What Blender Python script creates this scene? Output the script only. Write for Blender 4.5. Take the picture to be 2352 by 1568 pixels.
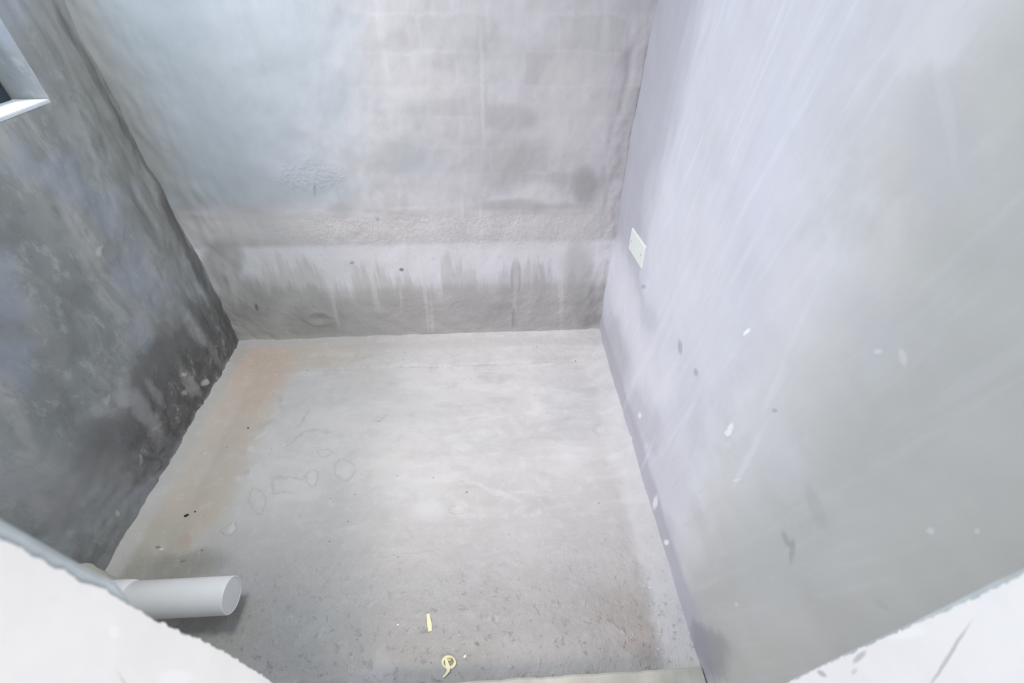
import bpy, bmesh, math, random
import numpy as np
from mathutils import Vector, Matrix, noise as mnoise
random.seed(4)
for o in list(bpy.data.objects): bpy.data.objects.remove(o)
SC = bpy.context.scene
COL = SC.collection

# ------------------------------------------------------------------ camera
CX, CY, F, H = 1176.0, 784.0, 1040.94, 1.5
def _cam_axes():
    def ray(x, y): return Vector((x-CX, -(y-CY), -F))
    n = ray(1165, 1950).normalized(); d = ray(1101, -146).normalized()
    up = -n; Y = (d - d.dot(up)*up).normalized(); X = Y.cross(up)
    return X, Y, up
AX, AY, AZ = _cam_axes()
R3 = Matrix((AX, AY, AZ))                       # world = R3 @ cam
CAM = Vector((0, 0, H))
cd = bpy.data.cameras.new('camera'); cam = bpy.data.objects.new('camera', cd); COL.objects.link(cam)
cd.sensor_width = 36; cd.lens = F/2352*36; cd.clip_start = 0.01
cam.matrix_world = Matrix.Translation(CAM) @ R3.to_4x4()
cd.dof.use_dof = True; cd.dof.focus_distance = 1.55; cd.dof.aperture_fstop = 4.0
SC.camera = cam

# ------------------------------------------------------------------ light
w = bpy.data.worlds.new('daylight'); SC.world = w; w.use_nodes = True
_t = w.node_tree; _bg = _t.nodes['Background']; _bg.inputs[1].default_value = 1.0
_bg.inputs[0].default_value = (0.48, 0.80, 1.32, 1)      # blue daylight
def area(name, loc, target, sx, sy, power, col):
    l = bpy.data.lights.new(name, 'AREA'); l.shape = 'RECTANGLE'; l.size = sx; l.size_y = sy
    l.energy = power; l.color = col
    o = bpy.data.objects.new(name, l); COL.objects.link(o); o.location = loc
    o.rotation_euler = (Vector(target)-Vector(loc)).to_track_quat('-Z', 'Y').to_euler()
    return o
area('window_daylight', (-2.3, 0.9, 2.5), (0.5, 0.9, 0.5), 0.6, 0.6, 71, (1.0, 0.885, 0.89))
area('landing_lamp', (0.85, -1.2, 1.15), (-0.3, 1.5, 0.5), 0.6, 0.8, 14, (1.0, 0.92, 0.66))
area('rear_fill_light', (0.1, -1.25, 1.2), (0, 1.5, 0.3), 0.6, 0.8, 12, (1.0, 0.60, 0.32))  # second unseen fill behind the camera, added for warm light
area('high_fill_light', (-0.75, 0.95, 2.28), (0.0, 1.1, 0.3), 0.45, 0.45, 19, (0.93, 0.96, 0.96))  # unseen fill light added high in the room, no fixture
SC.view_settings.view_transform = 'Standard'; SC.view_settings.look = 'None'
SC.view_settings.gamma = 1; SC.view_settings.use_curve_mapping = False
SC.view_settings.exposure = 0.05

# ------------------------------------------------------------------ room measures
XL, XR, YB, YF, ZT = -1.213, 0.536, 1.712, 0.16, 2.45
def wray(p): return R3 @ Vector((p[0]-CX, -(p[1]-CY), -F))
def onX(p, x): v = wray(p); return v*(x/v.x)+CAM
def onY(p, y): v = wray(p); return v*(y/v.y)+CAM
def onZ(p, z): v = wray(p); return v*((z-H)/v.z)+CAM
S = {'L': lambda p: onX(p, XL), 'R': lambda p: onX(p, XR), 'B': lambda p: onY(p, YB), 'F': lambda p: onZ(p, 0.0),
     'JL': lambda p: onX(p, -0.3), 'JR': lambda p: onX(p, 0.4)}
NRM = {'L': Vector((1,0,0)), 'R': Vector((1,0,0)), 'B': Vector((0,1,0)), 'F': Vector((0,0,1)), 'JL': Vector((1,0,0)), 'JR': Vector((1,0,0))}

def srgb(r, g, b):
    f = lambda c: ((c/255)/12.92 if c/255 <= 0.04045 else ((c/255+0.055)/1.055)**2.4)
    return (f(r), f(g), f(b), 1)

# ------------------------------------------------------------------ node helper
class NT:
    def __init__(s, name):
        s.m = bpy.data.materials.new(name); s.m.use_nodes = True; s.t = s.m.node_tree
        s.b = s.t.nodes['Principled BSDF']; s.L = s.t.links
        tc = s.t.nodes.new('ShaderNodeTexCoord'); s.pos = tc.outputs['Object']
        s.sep = None
    def n(s, k): return s.t.nodes.new(k)
    def put(s, sock, v):
        if isinstance(v, bpy.types.NodeSocket): s.L.new(v, sock)
        else: sock.default_value = v
    def math(s, op, a, b=0.0, c=None, clamp=False):
        x = s.n('ShaderNodeMath'); x.operation = op; x.use_clamp = clamp
        s.put(x.inputs[0], a); s.put(x.inputs[1], b)
        if c is not None: s.put(x.inputs[2], c)
        return x.outputs[0]
    def vm(s, op, a, b):
        x = s.n('ShaderNodeVectorMath'); x.operation = op; s.put(x.inputs[0], a)
        if op == 'SCALE': s.put(x.inputs[3], b); return x.outputs[0]
        s.put(x.inputs[1], b)
        return x.outputs[1] if op == 'DOT_PRODUCT' else x.outputs[0]
    def ss(s, x, a, b, lo=0.0, hi=1.0, smooth=True):
        m = s.n('ShaderNodeMapRange'); m.interpolation_type = 'SMOOTHSTEP' if smooth else 'LINEAR'
        s.put(m.inputs[0], x); s.put(m.inputs[1], a); s.put(m.inputs[2], b); s.put(m.inputs[3], lo); s.put(m.inputs[4], hi)
        return m.outputs[0]
    def noise(s, scale, detail=4, rough=0.55, stretch=(1,1,1), off=(0,0,0), vec=None, dist=0.0, color=False):
        mp = s.n('ShaderNodeMapping'); mp.inputs['Scale'].default_value = stretch; mp.inputs['Location'].default_value = off
        s.L.new(vec or s.pos, mp.inputs[0])
        x = s.n('ShaderNodeTexNoise'); s.L.new(mp.outputs[0], x.inputs['Vector'])
        x.inputs['Scale'].default_value = scale; x.inputs['Detail'].default_value = detail
        x.inputs['Roughness'].default_value = rough; x.inputs['Distortion'].default_value = dist
        return x.outputs['Color'] if color else x.outputs[0]
    def mix(s, f, a, b, blend='MIX'):
        x = s.n('ShaderNodeMix'); x.data_type = 'RGBA'; x.blend_type = blend
        s.put(x.inputs[0], f); s.put(x.inputs[6], a); s.put(x.inputs[7], b); return x.outputs[2]
    def warp(s, scale, amt, detail=3, stretch=(1,1,1), vec=None):
        c = s.noise(scale, detail, 0.6, stretch, (3.3,1.7,9.1), vec, color=True)
        return s.vm('ADD', vec or s.pos, s.vm('SCALE', s.vm('SUBTRACT', c, (0.5,0.5,0.5)), amt))
    def xyz(s):
        if not s.sep:
            q = s.n('ShaderNodeSeparateXYZ'); s.L.new(s.pos, q.inputs[0]); s.sep = q.outputs
        return s.sep
    def r2(s, vec, surf, c, a, b):
        """squared elliptical radius around a spot of the surface; c, a, b: pixel centre and the ends of two half axes"""
        C = S[surf](c); A = S[surf](a)-C; B = S[surf](b)-C; n = NRM[surf]
        if A.cross(B).length < 1e-9: raise ValueError((surf, c, a, b))
        M = Matrix((A, B, n)).transposed().inverted()
        u = s.math('SUBTRACT', s.vm('DOT_PRODUCT', vec, tuple(M[0])), M[0].dot(C))
        v = s.math('SUBTRACT', s.vm('DOT_PRODUCT', vec, tuple(M[1])), M[1].dot(C))
        return s.math('MULTIPLY_ADD', u, u, s.math('MULTIPLY', v, v))
    def blob(s, vec, surf, c, a, b, soft=0.5):
        return s.ss(s.r2(vec, surf, c, a, b), (1+soft)**2, (1-soft)**2)
    def ell(s, vec, surf, cx, cy, rx, ry, rot=0, soft=0.5):
        r = math.radians(rot); return s.blob(vec, surf, (cx, cy), (cx+rx*math.cos(r), cy+rx*math.sin(r)), (cx-ry*math.sin(r), cy+ry*math.cos(r)), soft)
    def ring(s, vec, surf, cx, cy, rx, ry, rot=0, t=0.35):
        r = math.radians(rot)
        q = s.r2(vec, surf, (cx, cy), (cx+rx*math.cos(r), cy+rx*math.sin(r)), (cx-ry*math.sin(r), cy+ry*math.cos(r)))
        return s.ss(s.math('ABSOLUTE', s.math('SUBTRACT', q, 1.0)), t, 0.0)
    def line(s, vec, surf, p, q, wpx, soft=0.5):
        c = ((p[0]+q[0])/2, (p[1]+q[1])/2); d = Vector((q[0]-p[0], q[1]-p[1])); n = Vector((-d.y, d.x)).normalized()*wpx
        return s.blob(vec, surf, c, q, (c[0]+n.x, c[1]+n.y), soft)
    def finish(s, color, rough=0.75, bumps=(), spec=0.35):
        s.put(s.b.inputs['Base Color'], color); s.put(s.b.inputs['Roughness'], rough)
        s.b.inputs['Specular IOR Level'].default_value = spec
        nrm = None
        for h, dist, st in bumps:
            b = s.n('ShaderNodeBump'); s.put(b.inputs['Height'], h); b.inputs['Distance'].default_value = dist; b.inputs['Strength'].default_value = st
            if nrm: s.L.new(nrm, b.inputs['Normal'])
            nrm = b.outputs[0]
        if nrm: s.L.new(nrm, s.b.inputs['Normal'])
        return s.m
def K(v, t=(1,1,1)): return (v*t[0], v*t[1], v*t[2], 1)

# ------------------------------------------------------------------ materials
def mat_back():
    s = NT('back_wall_plaster'); X, Y, Z = s.xyz()
    wp = s.warp(6, 0.05); wf = s.warp(25, 0.02, 4); wd = s.warp(9, 0.03, 4, (1,1,0.25))
    n1 = s.noise(2.2, 4, 0.6); n2 = s.noise(9, 5, 0.6, off=(4,0,0)); st = s.noise(10, 5, 0.65, (1,1,0.12)); st2 = s.noise(34, 4, 0.6, (1,1,0.1))
    c = s.mix(s.ss(n1, 0.35, 0.65), K(0.53, (0.995,0.985,1.03)), K(0.605, (0.995,0.985,1.03)))
    c = s.mix(s.ss(n2, 0.42, 0.68, 0, 0.45), c, K(0.44))
    # block courses showing through the thin render
    bv = s.n('ShaderNodeCombineXYZ'); q = s.n('ShaderNodeSeparateXYZ'); s.L.new(s.warp(11, 0.045, 4), q.inputs[0])
    s.L.new(s.math('ADD', q.outputs[0], 3.06), bv.inputs[0]); s.L.new(s.math('ADD', q.outputs[2], 0.052), bv.inputs[1])
    br = s.n('ShaderNodeTexBrick'); s.L.new(bv.outputs[0], br.inputs[0]); br.offset = 0.5
    br.inputs['Color1'].default_value = (0,0,0,1); br.inputs['Color2'].default_value = (1,1,1,1); br.inputs['Mortar'].default_value = (0.75,0.75,0.75,1)
    br.inputs['Scale'].default_value = 1; br.inputs['Mortar Size'].default_value = 0.011; br.inputs['Mortar Smooth'].default_value = 1.0
    br.inputs['Brick Width'].default_value = 0.22; br.inputs['Row Height'].default_value = 0.098
    zone = s.math('MULTIPLY', s.ss(Z, 0.72, 0.82), s.ss(X, -0.6, -0.05, 0.12, 1.0))
    c = s.mix(s.math('MULTIPLY', s.ss(br.outputs[0], 0.15, 0.9, 0.36, 0), zone), c, K(0.40, (1,1,0.98)))
    c = s.mix(s.math('MULTIPLY', s.ss(br.outputs['Fac'], 0.2, 1, 0, 0.05), zone), c, K(0.62))
    # streaks
    c = s.mix(s.ss(st, 0.52, 0.72, 0, 0.3), c, K(0.66, (0.98,0.99,1.03)))
    c = s.mix(s.ss(st, 0.45, 0.28, 0, 0.35), c, K(0.42))
    c = s.mix(s.ss(st2, 0.55, 0.75, 0, 0.12), c, K(0.68))
    # patches
    for (x, y, rx, ry, so, v, a) in [
        (960,195,110,34,.4,.60,.5),(1235,455,52,34,.3,.62,.7),(1165,375,60,60,.4,.41,.5),(1170,270,60,30,.3,.40,.55),(1250,350,60,30,.5,.43,.4),
        (1345,430,28,40,.45,.34,.7),(1180,475,70,14,.6,.38,.6),(780,482,30,14,.6,.38,.6),(1290,480,60,12,.6,.4,.5),(1300,140,70,40,.5,.43,.35),
        (500,440,120,22,.6,.58,.3),(420,462,60,22,.6,.36,.5),(900,360,70,34,.4,.43,.4),(640,300,60,60,.5,.46,.25),(1120,110,90,26,.5,.43,.3),
        (1060,620,45,30,.5,.40,.55),(920,660,50,22,.5,.42,.3),(1090,640,45,24,.4,.58,.6)]:
        c = s.mix(s.math('MULTIPLY', s.ell(wp, 'B', x, y, rx, ry, 0, so), a), c, K(v))
    # rough lip band above the splash zone
    band = s.math('MULTIPLY', s.ss(s.math('ADD', Z, s.math('MULTIPLY', n2, 0.03)), 0.705, 0.68), s.ss(Z, 0.50, 0.60))
    c = s.mix(s.math('MULTIPLY', band, 0.45), c, K(0.62, (1.02,0.99,0.98)))
    lip_shade = s.math('MULTIPLY', s.ss(Z, 0.70, 0.68), s.ss(Z, 0.645, 0.675)); c = s.mix(s.math('MULTIPLY', lip_shade, 0.3), c, K(0.36))  # shadow line of the lip, painted as a dark strip
    # light salts below the band, ragged damp zone at the foot
    c = s.mix(s.math('MULTIPLY', s.math('MULTIPLY', s.ss(Z, 0.55, 0.52), s.ss(Z, 0.28, 0.34)), 0.65), c, K(0.80, (0.97,0.98,1.04)))
    rag = s.math('ADD', s.math('MULTIPLY', s.math('SUBTRACT', s.noise(16, 5, 0.7, (1,1,0.05)), 0.5), 0.75), s.math('MULTIPLY', s.math('SUBTRACT', s.noise(5, 2, 0.5, (1,1,0.1), (7,0,0)), 0.5), 0.3))
    zz = s.math('SUBTRACT', Z, rag)
    c = s.mix(s.math('MULTIPLY', s.ss(zz, 0.40, 0.30), s.ss(Z, 0.56, 0.46, 0, 0.6)), c, K(0.50, (1,1,0.98)))
    zz2 = s.math('SUBTRACT', Z, s.math('MULTIPLY', rag, 0.45))
    c = s.mix(s.ss(zz2, 0.31, 0.25, 0, 0.85), c, K(0.45, (1.0,0.995,0.985)))
    for (x, y, rx, ry, so, v, a) in [(512,605,45,48,.3,.38,.75),(1260,560,110,30,.6,.66,.4),(1300,250,50,110,.6,.62,.4),(560,690,70,45,.5,.31,.6),(1185,640,12,40,.3,.38,.7),(1240,655,14,45,.3,.42,.6),(1120,690,70,40,.5,.36,.4),(730,730,60,36,.5,.33,.5),(1330,650,34,70,.4,.42,.6),(1345,700,25,45,.4,.34,.5),(940,690,50,30,.5,.36,.3),(1180,728,5,20,.4,.16,.6)]:
        c = s.mix(s.math('MULTIPLY', s.ell(wd, 'B', x, y, rx, ry, 0, so), a), c, K(v, (1,1,.98)))
    c = s.mix(s.ss(s.noise(40, 5, 0.65, (1,1,0.8)), 0.55, 0.75, 0, 0.35), c, K(0.42))
    # thin pale runs
    for (x0, y0, x1, y1, wd_) in [(752,640,780,745,4),(845,600,862,700,3),(858,650,870,705,4),(917,560,922,700,4),(1188,560,1180,760,5),(1230,600,1240,640,4),(1290,560,1288,750,5),(970,600,985,760,4),(990,700,996,770,4),(1104,480,1108,600,4),(600,560,618,668,8),(572,580,600,640,6),(640,590,668,640,8),(700,620,720,650,8),(1105,100,1110,300,5),(1060,450,1066,520,4),(520,600,545,700,8)]:
        c = s.mix(s.math('MULTIPLY', s.line(wf, 'B', (x0,y0), (x1,y1), wd_, .5), 0.35), c, K(0.66))
    c = s.mix(s.ss(s.math('ADD', Z, s.math('MULTIPLY', n2, 0.03)), 0.085, 0.06, 0, 0.8), c, K(0.50, (1.02,1,.97)))
    c = s.mix(s.math('MULTIPLY', s.ss(s.math('ADD', X, s.math('MULTIPLY', n1, 1.2)), 0.35, 0.0, 0, .6), s.ss(Z, 0.66, 0.78)), c, K(0.45, (0.84,0.99,1.10)))  # blue window skylight painted into the upper left
    # left end: bare smeared mortar
    c = s.mix(s.math('MULTIPLY', s.ss(s.math('ADD', X, s.math('MULTIPLY', s.noise(7,4,.6,(1,1,.3)), 0.2)), -0.93, -1.13, 0, .7), s.ss(Z, 0.55, 0.9)), c, K(0.32, (1,.99,.97)))
    for (x, y, rx, ry, v, a) in [(921,618,5,4,.14,.8),(809,604,5,4,.25,.6),(590,703,4,6,.15,.7),(723,437,3,12,.3,.5),(868,502,4,4,.3,.5)]:
        c = s.mix(s.math('MULTIPLY', s.ell(wf, 'B', x, y, rx, ry, 0, .4), a), c, K(v))
    pk = s.noise(60, 4, 0.7); pkz = s.math('MULTIPLY', s.ss(s.math('ADD', Z, s.math('MULTIPLY', n1, 0.1)), 0.62, 0.66), s.ss(Z, 0.68, 0.65))
    pkm = s.math('MAXIMUM', s.math('MULTIPLY', pkz, s.ss(X, -0.85, -0.6)), s.math('MAXIMUM', s.ell(wp, 'B', 1200, 530, 230, 32, 0, .5), s.math('MAXIMUM', s.ell(wp, 'B', 830, 528, 170, 30, 0, .5), s.ell(wp, 'B', 715, 405, 70, 28, 0, .5))))
    pkm = s.math('MAXIMUM', pkm, s.math('MULTIPLY', s.ss(X, 0.4, 0.52), 0.3))
    damp = s.ss(Z, 0.33, 0.25, 0, 0.8)
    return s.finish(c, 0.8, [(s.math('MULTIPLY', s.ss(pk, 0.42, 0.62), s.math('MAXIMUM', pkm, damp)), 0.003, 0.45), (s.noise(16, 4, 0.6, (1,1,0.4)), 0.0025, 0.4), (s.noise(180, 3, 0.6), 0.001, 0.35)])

def mat_left():
    s = NT('left_wall_plaster'); X, Y, Z = s.xyz()
    wp = s.warp(7, 0.07, 4); wf = s.warp(20, 0.03, 4)
    sm = s.noise(6, 5, 0.62, (1,1,0.45), dist=0.6); n1 = s.noise(2.4, 4, 0.6, off=(2,5,1)); n3 = s.noise(22, 5, 0.65, (1,1,0.6))
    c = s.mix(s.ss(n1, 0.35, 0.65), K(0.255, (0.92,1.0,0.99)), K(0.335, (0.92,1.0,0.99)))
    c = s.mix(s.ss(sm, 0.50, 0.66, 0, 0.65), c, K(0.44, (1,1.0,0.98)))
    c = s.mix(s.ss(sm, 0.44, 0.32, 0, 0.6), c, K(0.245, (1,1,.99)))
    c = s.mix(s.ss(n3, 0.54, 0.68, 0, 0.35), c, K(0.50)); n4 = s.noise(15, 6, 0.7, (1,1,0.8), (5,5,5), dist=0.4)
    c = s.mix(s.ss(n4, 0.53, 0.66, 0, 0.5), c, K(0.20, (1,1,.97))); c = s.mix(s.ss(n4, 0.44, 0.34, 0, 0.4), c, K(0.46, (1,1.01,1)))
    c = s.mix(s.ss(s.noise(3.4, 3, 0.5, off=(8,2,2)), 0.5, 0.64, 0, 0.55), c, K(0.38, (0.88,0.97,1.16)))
    # band near the corner: greyer trowelled mortar
    c = s.mix(s.math('MULTIPLY', s.ss(s.math('ADD', Y, s.math('MULTIPLY', sm, 0.2)), 1.55, 1.75, 0, 0.6), s.ss(Z, 0.3, 0.7)), c, K(0.29, (1.02,1.0,.95)))
    wq = s.warp(11, 0.13, 5); wq = s.warp(30, 0.05, 4, vec=wq)
    wf3 = s.warp(28, 0.045, 5, vec=wp)
    # damp foot near the back corner
    for (x, y, ex, ey, fx, fy, so, v, a) in [
        (450,900, 540,800, 500,960, .35, .12, .9),(400,840, 470,770, 440,900, .4,.14,.8),(310,1030, 400,1010, 330,1110, .5,.18,.8),
        (505,780, 548,800, 470,700,.4,.15,.85),(230,1150, 330,1150, 250,1240,.6,.29,.5),(90,1120, 190,1130, 90,1190,.6,.36,.4),(400,700, 440,640, 420,730,.6,.30,.3),(350,970, 400,930, 380,1010,.4,.15,.7)]:
        c = s.mix(s.math('MULTIPLY', s.blob(wq, 'L', (x,y), (ex,ey), (fx,fy), so*.7), a), c, K(v, (1,1,1)))
    dm = s.math('MULTIPLY', s.ss(s.math('ADD', Z, s.math('MULTIPLY', n4, .5)), .62, .42), s.ss(Y, .8, 1.1)); n5 = s.noise(20, 6, 0.75, (1,1,.7), (9,1,4), dist=.6)
    c = s.mix(s.math('MULTIPLY', dm, s.ss(n5, .5, .60, 0, .8)), c, K(.10, (1,1,.95))); c = s.mix(s.math('MULTIPLY', dm, s.ss(n5, .45, .34, 0, .75)), c, K(.40))
    for (x0,y0,x1,y1,wd_,a) in [(300,900,360,995,16,.6),(270,900,290,930,12,.7),(420,850,455,905,9,.6),(440,730,462,790,10,.5),(460,770,520,850,8,.4),(345,880,372,925,10,.5),(60,420,110,520,26,.3),(330,560,380,690,20,.35),(180,470,230,640,24,.3),(250,660,330,760,20,.3),(60,700,150,860,26,.3),(130,250,230,400,16,.3)]:
        c = s.mix(s.math('MULTIPLY', s.line(wf3, 'L', (x0,y0), (x1,y1), wd_, .8), a*.8), c, K(0.44))
    for (x0,y0,x1,y1,wd_,a) in [(372,450,425,560,9,.9),(425,560,470,650,11,.8),(465,640,520,740,12,.75),(500,700,548,800,12,.9),(320,330,372,450,5,.5),(250,240,330,350,7,.5),(175,90,250,240,8,.55),(290,420,360,560,10,.45),(215,620,300,720,9,.3),(430,690,490,790,9,.6),(130,20,175,100,9,.5)]:
        c = s.mix(s.math('MULTIPLY', s.line(wf, 'L', (x0,y0), (x1,y1), wd_, .5), a), c, K(0.15))
    for (x,y,r,a) in [(392,1052,7,.9),(424,860,5,.8),(472,880,7,.8),(430,900,6,.5),(240,920,9,.5),(270,1178,5,.5),(225,575,9,.6),(322,1050,7,.4)]:
        c = s.mix(s.math('MULTIPLY', s.ell(wf3, 'L', x, y, r*.8, r*1.1, 20, .7), a), c, K(0.60))
    c = s.mix(s.ss(s.math('ADD', Z, s.math('MULTIPLY', s.noise(9,4,.7), 0.12)), 0.115, 0.085, 0, 0.6), c, K(0.33, (1,1,1.0)))
    return s.finish(c, 0.7, [(s.math('MULTIPLY', sm, 1.0), 0.006, 0.6), (n3, 0.003, 0.5), (s.noise(150, 3, 0.6), 0.001, 0.35)])

def mat_right():
    s = NT('right_wall_plaster'); X, Y, Z = s.xyz()
    T = (0.955, 0.97, 1.08)
    wp = s.warp(9, 0.14, 5); wf = s.warp(20, 0.012, 3)
    n1 = s.noise(1.8, 4, 0.55, off=(1,3,0)); n2 = s.noise(7, 5, 0.6); st = s.noise(13, 4, 0.6, (1,1,0.2))
    base = s.mix(s.ss(s.math('ADD', Y, s.math('MULTIPLY', n1, 0.25)), 0.95, 0.55), K(0.67, T), K(0.63, (1.005,1.0,0.96)))
    c = s.mix(s.ss(n1, 0.38, 0.64, 0, 0.45), base, K(0.60, (0.99,0.985,1.02)))
    c = s.mix(s.ss(n2, 0.45, 0.7, 0, 0.35), c, K(0.70, (0.98,0.98,1.04)))
    c = s.mix(s.ss(st, 0.5, 0.7, 0, 0.3), c, K(0.70, T))
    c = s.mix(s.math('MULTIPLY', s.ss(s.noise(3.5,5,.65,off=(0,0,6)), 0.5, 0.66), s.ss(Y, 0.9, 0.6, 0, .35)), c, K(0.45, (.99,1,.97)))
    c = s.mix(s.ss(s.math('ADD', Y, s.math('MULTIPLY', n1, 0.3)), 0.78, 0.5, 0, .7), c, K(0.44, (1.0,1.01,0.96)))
    wf2 = s.warp(40, 0.010, 3)
    A_ = onX((1545,690), XR); B_ = onX((1440,920), XR); ang = math.atan2(A_.y-B_.y, A_.z-B_.z)
    mp = s.n('ShaderNodeMapping'); mp.inputs['Rotation'].default_value = (ang, 0, 0); s.L.new(s.pos, mp.inputs[0])
    bs = s.noise(26, 5, 0.65, (1,1,0.09), vec=mp.outputs[0]); bs2 = s.noise(70, 3, 0.6, (1,1,0.05), vec=mp.outputs[0])
    c = s.mix(s.math('MULTIPLY', s.ss(bs, 0.52, 0.70, 0, .35), s.ss(Y, .5, .9, .3, 1)), c, K(.80, (.97,.98,1.05))); c = s.mix(s.ss(bs, 0.46, 0.3, 0, .22), c, K(.50, (.98,.98,1.05)))
    c = s.mix(s.math('MULTIPLY', s.ss(bs2, 0.58, 0.72, 0, .3), s.ss(Y, .6, 1.0)), c, K(.82, (.97,.98,1.05)))
    # darker strip in the back corner and along the foot
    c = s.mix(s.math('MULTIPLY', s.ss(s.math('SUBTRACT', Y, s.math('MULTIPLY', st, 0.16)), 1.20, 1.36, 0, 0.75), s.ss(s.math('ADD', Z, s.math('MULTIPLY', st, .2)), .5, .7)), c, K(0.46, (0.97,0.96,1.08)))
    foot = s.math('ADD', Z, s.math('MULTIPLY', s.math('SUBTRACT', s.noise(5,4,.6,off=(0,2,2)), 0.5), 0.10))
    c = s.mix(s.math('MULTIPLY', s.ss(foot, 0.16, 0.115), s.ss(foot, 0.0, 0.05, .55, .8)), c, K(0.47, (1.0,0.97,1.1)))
    for (x, y, ex, ey, fx, fy, so, v, a) in [
        (1415,800, 1430,870, 1440,780,.5,.46,.6),(1625,1490, 1650,1540, 1665,1480,.5,.22,.5),(1475,700, 1500,760, 1490,690,.5,.52,.5),(1480,960, 1500,1020, 1510,950,.5,.5,.5),
        (1520,1230, 1545,1290, 1545,1220,.5,.46,.4),(1420,640, 1430,720, 1450,640,.5,.76,.6),(1440,720, 1455,800, 1470,720,.5,.76,.5),(1560,600, 1600,800, 1640,560,.6,.74,.4),(1500,860, 1520,930, 1540,840,.6,.76,.5),
        (2160,340, 2230,300, 2190,440,.6,.5,.4),(2000,760, 2090,740, 2030,850,.6,.56,.3),(1780,1050, 1850,1040, 1800,1130,.6,.66,.3)]:
        c = s.mix(s.math('MULTIPLY', s.blob(wp, 'R', (x,y), (ex,ey), (fx,fy), so), a), c, K(v, (.99,.99,1.05)))
    for (x0,y0,x1,y1,wd_,a) in [(1545,690,1440,920,5,.6),(1560,700,1500,860,4,.4),(1500,1020,1476,1072,3,.6),(1745,1000,1690,1105,6,.55),(1830,520,1752,640,4,.35),(1860,700,1770,900,6,.3),(1650,500,1560,740,7,.3),(1735,560,1670,660,5,.4),(1800,860,1760,930,8,.35),(1610,640,1590,700,4,.3),(1620,860,1540,1060,4,.3),(1500,380,1480,470,6,.3),(1540,300,1520,420,6,.3),(2155,130,2190,350,12,.2)]:
        c = s.mix(s.math('MULTIPLY', s.line(wf, 'R', (x0,y0), (x1,y1), wd_, .7), a*.55), c, K(0.78, (.98,.98,1.03)))
    for (x,y,rx,ry,rot,v,a) in [(1716,762,10,4,-38,.95,1),(1506,1153,5,13,15,.85,.9),(1531,1245,5,5,0,.9,.9),(1447,1013,3,9,8,.85,.9),(1471,953,3,6,0,.85,.9),(2016,806,9,4,0,.75,.6),(2074,820,7,16,-20,.7,.5),(1692,1103,8,3,-20,.8,.5),(2136,1219,9,6,0,.7,.6),(2240,1219,6,6,0,.7,.5),(1390,854,2,3,0,.9,.8),(1691,1388,4,4,0,.7,.5)]:
        c = s.mix(s.math('MULTIPLY', s.ell(wf2, 'R', x, y, rx, ry, rot, .6), a), c, K(v))
    c = s.mix(s.math('MULTIPLY', s.line(s.pos, 'R', (1681,972), (1672,1000), 6, .3), 0.9), c, K(.82)); c = s.mix(s.math('MULTIPLY', s.ell(s.pos, 'R', 1672, 994, 8, 6, 0, .3), 0.9), c, K(.82))
    for (x0,y0,x1,y1,wd_,a) in [(1794,1222,1802,1250,5,.6),(1802,1246,1815,1255,6,.5),(1815,1245,1812,1286,5,.6),(1559,784,1563,810,4,.6),(1476,655,1481,661,4,.6),(1598,848,1601,862,4,.6),(1780,939,1782,947,5,.6),(1855,1130,1890,1205,12,.25),(2010,1380,2035,1400,6,.2)]:
        c = s.mix(s.math('MULTIPLY', s.line(wf2, 'R', (x0,y0), (x1,y1), wd_, .8), a), c, K(0.34, (1,1,.97)))
    return s.finish(c, 0.7, [(s.noise(5, 4, 0.6), 0.010, 0.5), (s.noise(22, 3, 0.6, (1,1,.5)), 0.002, 0.4), (s.noise(220, 3, 0.6), 0.0006, 0.35)])

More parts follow.
